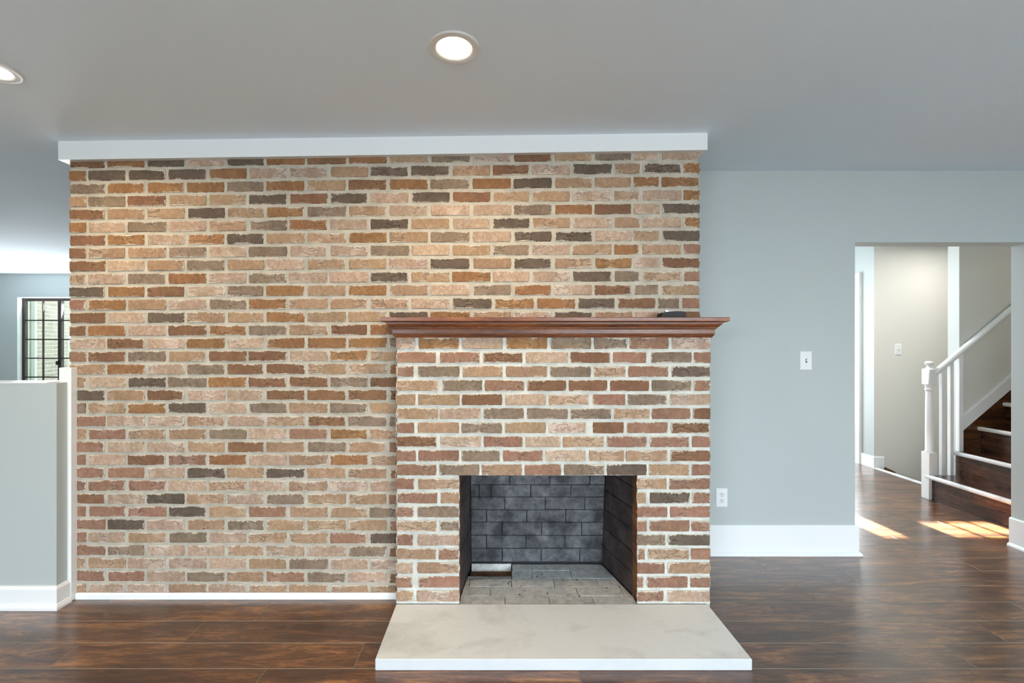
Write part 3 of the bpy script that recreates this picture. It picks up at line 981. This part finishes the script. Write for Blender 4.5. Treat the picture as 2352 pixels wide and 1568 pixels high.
# side bricks: tall courses in running bond
def side(xa, xb, nrm):
    zc = [FZ + 0.002 + 0.112 * i for i in range(6)] + [0.70]
    for i in range(6):
        cuts = [0.0] + ([0.36, 0.80] if i % 2 else [0.62]) + [1.0]
        for t0, t1 in zip(cuts, cuts[1:]):
            if t0 >= t1: continue
            zt = zc[i + 1]; zl = zc[i]
            sh = lambda z: (Y1f + (Y1t - Y1f) * (z - FZ) / 0.64)
            P = lambda t, z: (xa + (xb - xa) * t * (sh(z) - Y0f) / (Y1f - Y0f), Y0f + (sh(z) - Y0f) * t, z)
            fire_block([P(t0, zl), P(t1, zl), P(t1, zt), P(t0, zt)], nrm, 0.001 + rng.uniform(0, 0.001), M['fire_side'])
side(LX0, LX1, (1, -0.1, 0))
side(RX0, RX1, (-1, -0.24, 0))
# floor bricks
frows = [2.276, 2.362, 2.451, 2.537, 2.625, 2.703]
fcut = {0: [1160, 1262, 1362], 1: [1127, 1325, 1428], 2: [1078, 1175, 1272, 1372], 3: [1124, 1175, 1222, 1312], 4: [1176, 1222, 1308]}
fy_mid = [1381, 1359, 1337, 1319, 1301]
def lxw(y): return LX0 + (LX1 - LX0) * max(0, (y - Y0f)) / (Y1f - Y0f) + 0.002
def rxw(y): return RX0 + (RX1 - RX0) * max(0, (y - Y0f)) / (Y1f - Y0f) - 0.002
for k in range(5):
    ya, yb_ = frows[k], frows[k + 1]
    ym = (ya + yb_) / 2
    cx = [X_at(p, ym) for p in fcut[k]]
    xs_ = [None] + cx + [None]
    for i in range(len(xs_) - 1):
        a, b_ = xs_[i], xs_[i + 1]
        z = FZ
        y_hi = yb_
        if k == 4 and i == 0: continue                     # the open ash pit
        if k == 3 and i < 2:
            z, y_hi = FZ - 0.006, 2.572
        qa0 = lxw(ya) if a is None else a; qa1 = lxw(y_hi) if a is None else a
        qb0 = rxw(ya) if b_ is None else b_; qb1 = rxw(y_hi) if b_ is None else b_
        fire_block([(qa0, ya, z - 0.002), (qb0, ya, z - 0.002), (qb1, y_hi, z - 0.002), (qa1, y_hi, z - 0.002)], (0, 0, 1), 0.002, M['fire_floor'], 'floor_firebrick', ins=0.0014, bev=0.0015)
fpart(MB().box(-0.12, FBX1, 2.28, 2.57, 0.004, FZ - 0.014).box(FBX0, -0.12, 2.28, 2.5, 0.004, FZ - 0.014).box(0.10, 0.62, 2.56, 2.70, 0.004, FZ - 0.014).build('floor_bed', M['ash_joint']))
fpart(MB().box(LX1 + 0.004, 0.088, 2.694, 2.704, 0.004, FZ + 0.004, bevel=0.001).build('ash_pit_back', M['pale_fire']))
fpart(MB().box(LX1, 0.088, 2.57, 2.70, 0.002, 0.006).build('ash_pit_floor', M['soot']))
# crumbs of charcoal
coal = MB()
for _ in range(46):
    y = rng.uniform(2.31, 2.66); x = rng.uniform(lxw(y) + 0.02, rxw(y) - 0.02)
    if x < 0.1 and y > 2.5: continue
    s = rng.choice([0.0012, 0.0015, 0.002, 0.003, 0.0042])
    coal.lathe([(s * 0.7, FZ - 0.0005), (s, FZ + s * 0.5), (s * 0.5, FZ + s * 1.1)], x, y, 6)
co = fpart(coal.build('charcoal_crumbs', M['slot'])); co['kind'] = 'stuff'

# ------------------------------------------------------------------ hearth slab
hs = empty('hearth_slab', (0.278, 2.08, 0))
tag(hs, 'pale stone hearth slab on the floor before the fireplace', 'hearth')
slab = MB()
slab.bbox(-0.500, 1.056, 1.8855, BREAST_Y - 0.0035, 0.0, HEARTH_Z, 0.0025)
so = slab.build('slab', [M['stone'], M['stone_front']], None, (0.278, 2.08, 0))
so.parent = hs; so.location = (0, 0, 0)
for p in so.data.polygons:
    if p.normal.y < -0.6: p.material_index = 1

# ------------------------------------------------------------------ mantel
mt = empty('mantel_shelf', (0.287, BREAST_Y, 1.378))
tag(mt, 'glossy cherry-brown wooden mantel shelf with stepped moulding above the fireplace', 'mantel')
path = [(BX0, WALL_Y - 0.004), (BX0, BREAST_Y - 0.001), (WX1 - 0.003, BREAST_Y - 0.001), (WX1 - 0.003, WALL_Y - 0.004)]
path = [(a, b_) for a, b_ in path]
def mpart(name, prof):
    o = MB().sweep(path, prof).build(name, M['mantel'], mt, (0.287, BREAST_Y, 1.378)); o.location = (0, 0, 0)
    return o
# walking left-back -> front -> right-back, 'out' must point away from the wall (left of travel reversed by sign)
bedp = [(0, 1.378), (0.004, 1.378), (0.006, 1.384), (0.010, 1.388), (0.013, 1.396), (0, 1.396)]
frz = [(0, 1.396), (0.0125, 1.396), (0.0135, 1.399), (0.0135, 1.418), (0, 1.418)]
crn = [(0, 1.418), (0.016, 1.418), (0.018, 1.423), (0.022, 1.424), (0.023, 1.429), (0.027, 1.431), (0.031, 1.437), (0.037, 1.441),
       (0.0385, 1.446), (0.041, 1.447), (0.041, 1.452), (0, 1.452)]
shf = [(0, 1.452), (0.046, 1.452), (0.060, 1.4565), (0.0625, 1.459), (0.0625, 1.4745), (0.060, 1.477), (0, 1.477)]
for nm, pr in (('bed_moulding', bedp), ('frieze_board', frz), ('crown_moulding', crn)):
    mpart(nm, pr)
o = mpart('shelf_edge', shf)
o = MB().box(BX0 - 0.0, WX1 - 0.003, BREAST_Y - 0.001, WALL_Y - 0.004, 1.455, 1.4769).build('shelf_board', M['mantel'], mt, (0.287, BREAST_Y, 1.378)); o.location = (0, 0, 0)

# small dark thing on the shelf
bt = empty('clip_box', (0.895, 2.33, 1.477))
tag(bt, 'small black box with a silver clip lying on the mantel shelf', 'box')
prof = [(0.830, 1.477), (0.954, 1.477), (0.955, 1.500), (0.950, 1.5085), (0.930, 1.5115), (0.872, 1.5105), (0.852, 1.507), (0.836, 1.500)]
o = MB().prism_y(prof, 2.30, 2.375).build('body', M['black'], bt, (0.895, 2.33, 1.477)); o.location = (0, 0, 0)
o = MB().box(0.872, 0.940, 2.322, 2.34, 1.511, 1.5135, bevel=0.001).box(0.851, 0.868, 2.305, 2.325, 1.509, 1.5165, bevel=0.001).build('clip', M['silver'], bt, (0.895, 2.33, 1.477)); o.location = (0, 0, 0)

# ------------------------------------------------------------------ wall plates
def plate(name, label, cat, x, y, z, w_=0.0745, h_=0.120):
    o = empty(name, (x, y, z))
    tag(o, label, cat)
    p = MB()
    e_ = 0.0045
    vs = [(-w_ / 2, 0, -h_ / 2), (w_ / 2, 0, -h_ / 2), (w_ / 2, 0, h_ / 2), (-w_ / 2, 0, h_ / 2)]
    vs += [(a, -0.003, c) for a, _, c in vs] + [(a - math.copysign(e_, a), -0.0065, c - math.copysign(e_, c)) for a, _, c in vs]
    fs = [(0, 3, 2, 1), (8, 9, 10, 11)]
    for i in range(4):
        j = (i + 1) % 4
        fs += [(i, j, 4 + j, 4 + i), (4 + i, 4 + j, 8 + j, 8 + i)]
    p.add(vs, fs).build('plate', M['plastic'], o)
    return o
def disc_y(mb, cx, cz, r, y0, y1, n=20, flat=1.0):
    vs = []
    for y in (y0, y1):
        for k in range(n):
            t = 2 * math.pi * k / n
            vs.append((cx + r * math.cos(t), y, cz + max(-r * flat, min(r * flat, r * math.sin(t)))))
    fs = [tuple(range(n)), tuple(range(2 * n - 1, n - 1, -1))] + [((k + 1) % n, k, n + k, n + (k + 1) % n) for k in range(n)]
    return mb.add(vs, fs)
def switch(label, x, y, z, w_=0.0745, h_=0.120):
    o = plate('light_switch', label, 'switch', x, y, z, w_, h_)
    MB().box(-0.0052, 0.0052, -0.0072, -0.006, -0.0125, 0.0125).build('toggle_slot', M['slot'] if w_ > 0.074 else M['metal_trim'], o)
    tg = MB()
    tg.add([(-0.004, -0.006, -0.006), (0.004, -0.006, -0.006), (0.004, -0.006, 0.007), (-0.004, -0.006, 0.007),
            (-0.003, -0.018, 0.003), (0.003, -0.018, 0.003), (0.003, -0.0165, 0.010), (-0.003, -0.0165, 0.010)],
           [(0, 3, 2, 1), (4, 5, 6, 7), (0, 1, 5, 4), (1, 2, 6, 5), (2, 3, 7, 6), (3, 0, 4, 7)])
    tg.build('toggle', M['plastic'], o)
    for s in (-1, 1):
        disc_y(MB(), 0, s * 0.030, 0.0028, -0.0075, -0.0060, 12).build('screw', M['metal_trim'], o)
    return o
switch('white light switch on the grey-green wall above the outlet', X_at(1850.5, RIGHT_Y), RIGHT_Y - 0.0002, Z_at(828, RIGHT_Y))
switch('small white light switch on the warm off-white stairwell wall', X_at(2062.5, 4.95), 4.9498, Z_at(802, 4.95), 0.0735, 0.118)
ot = plate('power_outlet', 'white double power outlet low on the wall beside the fireplace', 'outlet', X_at(1657, RIGHT_Y), RIGHT_Y - 0.0002, Z_at(1142, RIGHT_Y), 0.0755)
for s in (-1, 1):
    rc = disc_y(MB(), 0, s * 0.0195, 0.0165, -0.0082, -0.006, 24, 0.82).build('receptacle', M['metal_trim'], ot)
    for sx, hh in ((-0.0062, 0.0085), (0.0062, 0.007)):
        MB().box(sx - 0.0012, sx + 0.0012, -0.0086, -0.0080, s * 0.0195 + 0.003 - hh / 2 + 0.001, s * 0.0195 + 0.003 + hh / 2 + 0.001).build('slot', M['slot'], rc)
    disc_y(MB(), 0, s * 0.0195 - 0.008, 0.0024, -0.0086, -0.0080, 10).build('ground_hole', M['slot'], rc)
disc_y(MB(), 0, 0, 0.0025, -0.0075, -0.006, 10).build('screw', M['metal_trim'], ot)

# ------------------------------------------------------------------ recessed ceiling lights
def downlight(label, x, y, power, tilt=(0, 0, 0)):
    z = ceil_z(x)
    o = empty('recessed_light', (x, y, z))
    tag(o, label, 'ceiling light', 'recessed ceiling lights')
    MB().lathe([(0.060, 0.03), (0.062, -0.001), (0.070, -0.006), (0.090, -0.005), (0.0945, -0.0005), (0.0945, 0.004)], 0, 0, 40).build('trim_ring', M['metal_trim'], o, smooth=True)
    MB().lathe([(0.0605, -0.001), (0.059, -0.004), (0.045, -0.008), (0.02, -0.0105), (0.002, -0.011)], 0, 0, 40).build('lens', M['lens'], o, smooth=True)
    l = light('lamp_fill_light', 'AREA', (0, 0, -0.016), (0, 0, 0), power, WARM, shape='DISK', size=0.11, spread=math.radians(165))
    l.parent = o
    return o
downlight('round recessed ceiling light above the fireplace, whole ring in view', -0.155, 1.681, 13.5)
downlight('round recessed ceiling light at the left, cut off by the frame', -1.965, 1.774, 11)
light('lamp_fill_light', 'AREA', (4.66, 4.38, 2.38), (0, 0, 0), 7.5, (1.0, 0.96, 0.90), shape='DISK', size=0.3)

light('lamp_fill_light', 'AREA', (3.1, 4.3, 2.38), (0, 0, 0), 24, (1.0, 0.96, 0.90), shape='DISK', size=0.3)  # fill light added to brighten the hall, no fixture there
light('lamp_fill_light', 'AREA', (5.0, 3.35, 2.38), (0, 0, 0), 3.2, (1.0, 0.84, 0.64), shape='DISK', size=0.2)  # unseen warm light added to lift the stair wall
# ------------------------------------------------------------------ staircase going up
RIS, RUN = 0.209, 0.218
st = empty('staircase', (3.75, 3.5, 0))
tag(st, 'dark wood stairs with worn white nosings seen through the doorway', 'stairs')
SY0, SY1 = 3.062, 3.952
def spart(mb, name, mat, par=st):
    o = mb.build(name, mat, par, (3.75, 3.5, 0)); o.location = (0, 0, 0)
    return o
for k in range(7):
    xr = 3.752 + RUN * k
    z1 = RIS * (k + 1)
    y_hi = SY1 if k != 0 else SY1
    spart(MB().box(xr, xr + 0.02, SY0, y_hi, RIS * k - 0.0 if k == 0 else RIS * k - 0.002, z1 - 0.028), 'riser', M['stair'])
    tr = spart(MB().box(xr - 0.0, xr + RUN + 0.004, SY0, y_hi, z1 - 0.028, z1), 'tread', M['stair'])
    ns = MB()
    nprof = [(xr, z1 - 0.030), (xr - 0.022, z1 - 0.030), (xr - 0.030, z1 - 0.022), (xr - 0.031, z1 - 0.008), (xr - 0.024, z1 + 0.0015), (xr, z1 + 0.002)]
    ns.prism_y(nprof[::-1], SY0, y_hi + (0.018 if k in (0,) else 0))
    spart(ns, 'nosing', M['worn'], tr)
# brown string board and white sloped cap against the taupe wall
slope = RIS / RUN * 0.895
zs = lambda x: 0.609 + (x - 4.048) * slope
sg = MB().prism_y([(4.022, 0.40), (5.3, 0.40), (5.3, zs(5.3)), (4.022, zs(4.022))], 3.953, 3.968)
spart(sg, 'string_board', M['string'])
cp = MB().prism_y([(4.022, zs(4.022)), (5.3, zs(5.3)), (5.3, zs(5.3) + 0.112), (4.022, zs(4.022) + 0.112)], 3.948, 3.968)
cp.prism_y([(4.022, zs(4.022) + 0.112), (5.3, zs(5.3) + 0.112), (5.3, zs(5.3) + 0.126), (4.022, zs(4.022) + 0.126)], 3.956, 3.968)
spart(cp, 'skirting_cap', M['trim'])
# side of the first two steps below the balusters
spart(MB().box(3.772, 4.02, SY1, SY1 + 0.016, 0, RIS - 0.028).box(3.99, 4.02, SY1, SY1 + 0.016, 0, 2 * RIS - 0.028), 'side_panel', M['stair'])

# railing: newel, handrail, balusters
NX, NY = 3.765, 3.975
rl = empty('stair_railing', (NX, NY, 0))
tag(rl, 'white stair railing with turned newel post at the foot of the stairs', 'railing')
def rpart(mb, name, mat=M['trim'], smooth=False):
    o = mb.build(name, mat, rl, (NX, NY, 0), smooth); o.location = (0, 0, 0)
    return o
h = 0.0375
nw = MB().bbox(NX - h, NX + h, NY - h, NY + h, 0, 0.405, 0.003).bbox(NX - h, NX + h, NY - h, NY + h, 0.990, 1.128, 0.006)
nw.lathe([(0.034, 0.400), (0.035, 0.412), (0.029, 0.420), (0.0285, 0.60), (0.027, 0.85), (0.0255, 0.935), (0.031, 0.942), (0.032, 0.955), (0.027, 0.965), (0.031, 0.978), (0.034, 0.992)], NX, NY, 28)
nw.lathe([(0.034, 1.124), (0.026, 1.136), (0.016, 1.150), (0.017, 1.158), (0.028, 1.166), (0.032, 1.178), (0.028, 1.188), (0.014, 1.193), (0.001, 1.194)], NX, NY, 28)
rpart(nw, 'newel_post', smooth=True)
ra, rb = Vector((3.79, 3.955, 1.088)), Vector((5.0, 3.925, 1.088 + (5.0 - 3.79) * 0.862))
rpart(MB().bar(ra, rb, 0.048, 0.052, sides=12), 'handrail', smooth=True)
zr = lambda x: 1.088 + (x - 3.79) * 0.862
for bx, w_, zb0 in ((3.852, 0.030, RIS), (3.925, 0.030, RIS), (4.002, 0.036, 2 * RIS)):
    rpart(MB().bbox(bx - w_ / 2, bx + w_ / 2, 3.950 - w_ / 2, 3.950 + w_ / 2, zb0, zr(bx) - 0.015, 0.002), 'baluster')

# stairs going down behind the railing
ds = empty('basement_stairs', (4.1, 4.5, 0))
tag(ds, 'brown stairs leading down behind the white newel post', 'stairs')
def dpart(mb, name, mat):
    o = mb.build(name, mat, ds, (4.1, 4.5, 0)); o.location = (0, 0, 0)
dpart(MB().prism_y([(4.098, -0.03), (4.128, -0.03), (4.134, -0.015), (4.128, 0.004), (4.070, 0.004), (4.070, 0.0), (4.098, 0.0)], 4.072, 4.945), 'landing_nosing', M['worn'])
for k in range(8):
    xk, zk = 4.13 + 0.24 * k, -0.20 * (k + 1)
    dpart(MB().box(xk - 0.03, xk + 0.24, 4.075, 4.945, zk - 0.03, zk), 'tread', M['stair'])
    dpart(MB().box(xk - 0.012, xk, 4.075, 4.945, zk, zk + 0.17), 'riser', M['stair'])
dpart(MB().prism_y([(4.20, -0.22), (4.6, -0.60), (4.6, -0.46), (4.30, -0.035), (4.20, 0.012)], 4.935, 4.949), 'skirt_board', M['string'])

# ------------------------------------------------------------------ outside the left window
tag(MB().box(-40, 30, 7.12, 60, -0.4, -0.3).build('ground', M['grass']), 'lawn outside the window', 'lawn', kind='structure')
wing = empty('brick_wing', (-7.5, 7.35, 0))
wing.rotation_euler = (0, 0, 0)
tag(wing, 'pale brick wall of a neighbouring wing outside the window', 'building')
dirv = Vector((-0.42, 1.0, 0)).normalized()
nrm = Vector((dirv.y, -dirv.x, 0))
org = Vector((-7.56, 7.42, 0))
ang = math.atan2(dirv.y, dirv.x)
wl = MB().box(0, 3.2, 0.004, 0.2, -0.4, 3.6)
wl_o = wl.build('wall', M['outside_mortar'], wing)
wl_o.location = org - Vector((-7.5, 7.35, 0))
wl_o.rotation_euler = (0, 0, ang)
bm_, _l = brick_mesh(((-0.098, -0.028), (0.098, -0.028), (0.098, 0.028), (-0.098, 0.028)), 0, 0.01, [M['outside_brick']])
for r in range(34):
    for k in range(8):
        x = 0.11 + 0.2127 * k - (0.106 if r % 2 else 0)
        if x < 0.1: continue
        ob = link('brick', bm_, wl_o, (x, -0.001, 0.25 + 0.0685 * r))
bk = MB().box(-10.5, -2.5, 10.4, 10.7, -0.4, 6.5).build('sun_blocker_wall', M['outside_mortar'], wing, (-7.5, 7.35, 0)); bk.location = (0, 0, 0)  # wall added to keep direct sun off the brick wing
ds_o = MB().box(0.0, 0.05, -0.06, 0.0, -0.3, 3.4, bevel=0.008).build('downspout', M['trim'], wing)
ds_o.location = org - Vector((-7.5, 7.35, 0)); ds_o.rotation_euler = (0, 0, ang)
arch = [(1.25, 0.0), (1.95, 0.0), (1.95, 1.75)] + [(1.60 + 0.35 * math.cos(t), 1.45 + 0.30 * math.sin(t)) for t in [math.pi * q / 8 for q in range(0, 9)]] + [(1.25, 1.3)]
arch = [(1.25, 0.0), (1.95, 0.0)] + [(1.60 + 0.35 * math.cos(math.pi * q / 8), 1.35 + 0.32 * math.sin(math.pi * q / 8)) for q in range(9)]
ao = MB().prism_y(arch, -0.05, 0.0).build('arched_door', M['trim'], wing)
ao.location = org - Vector((-7.5, 7.35, 0)); ao.rotation_euler = (0, 0, ang)
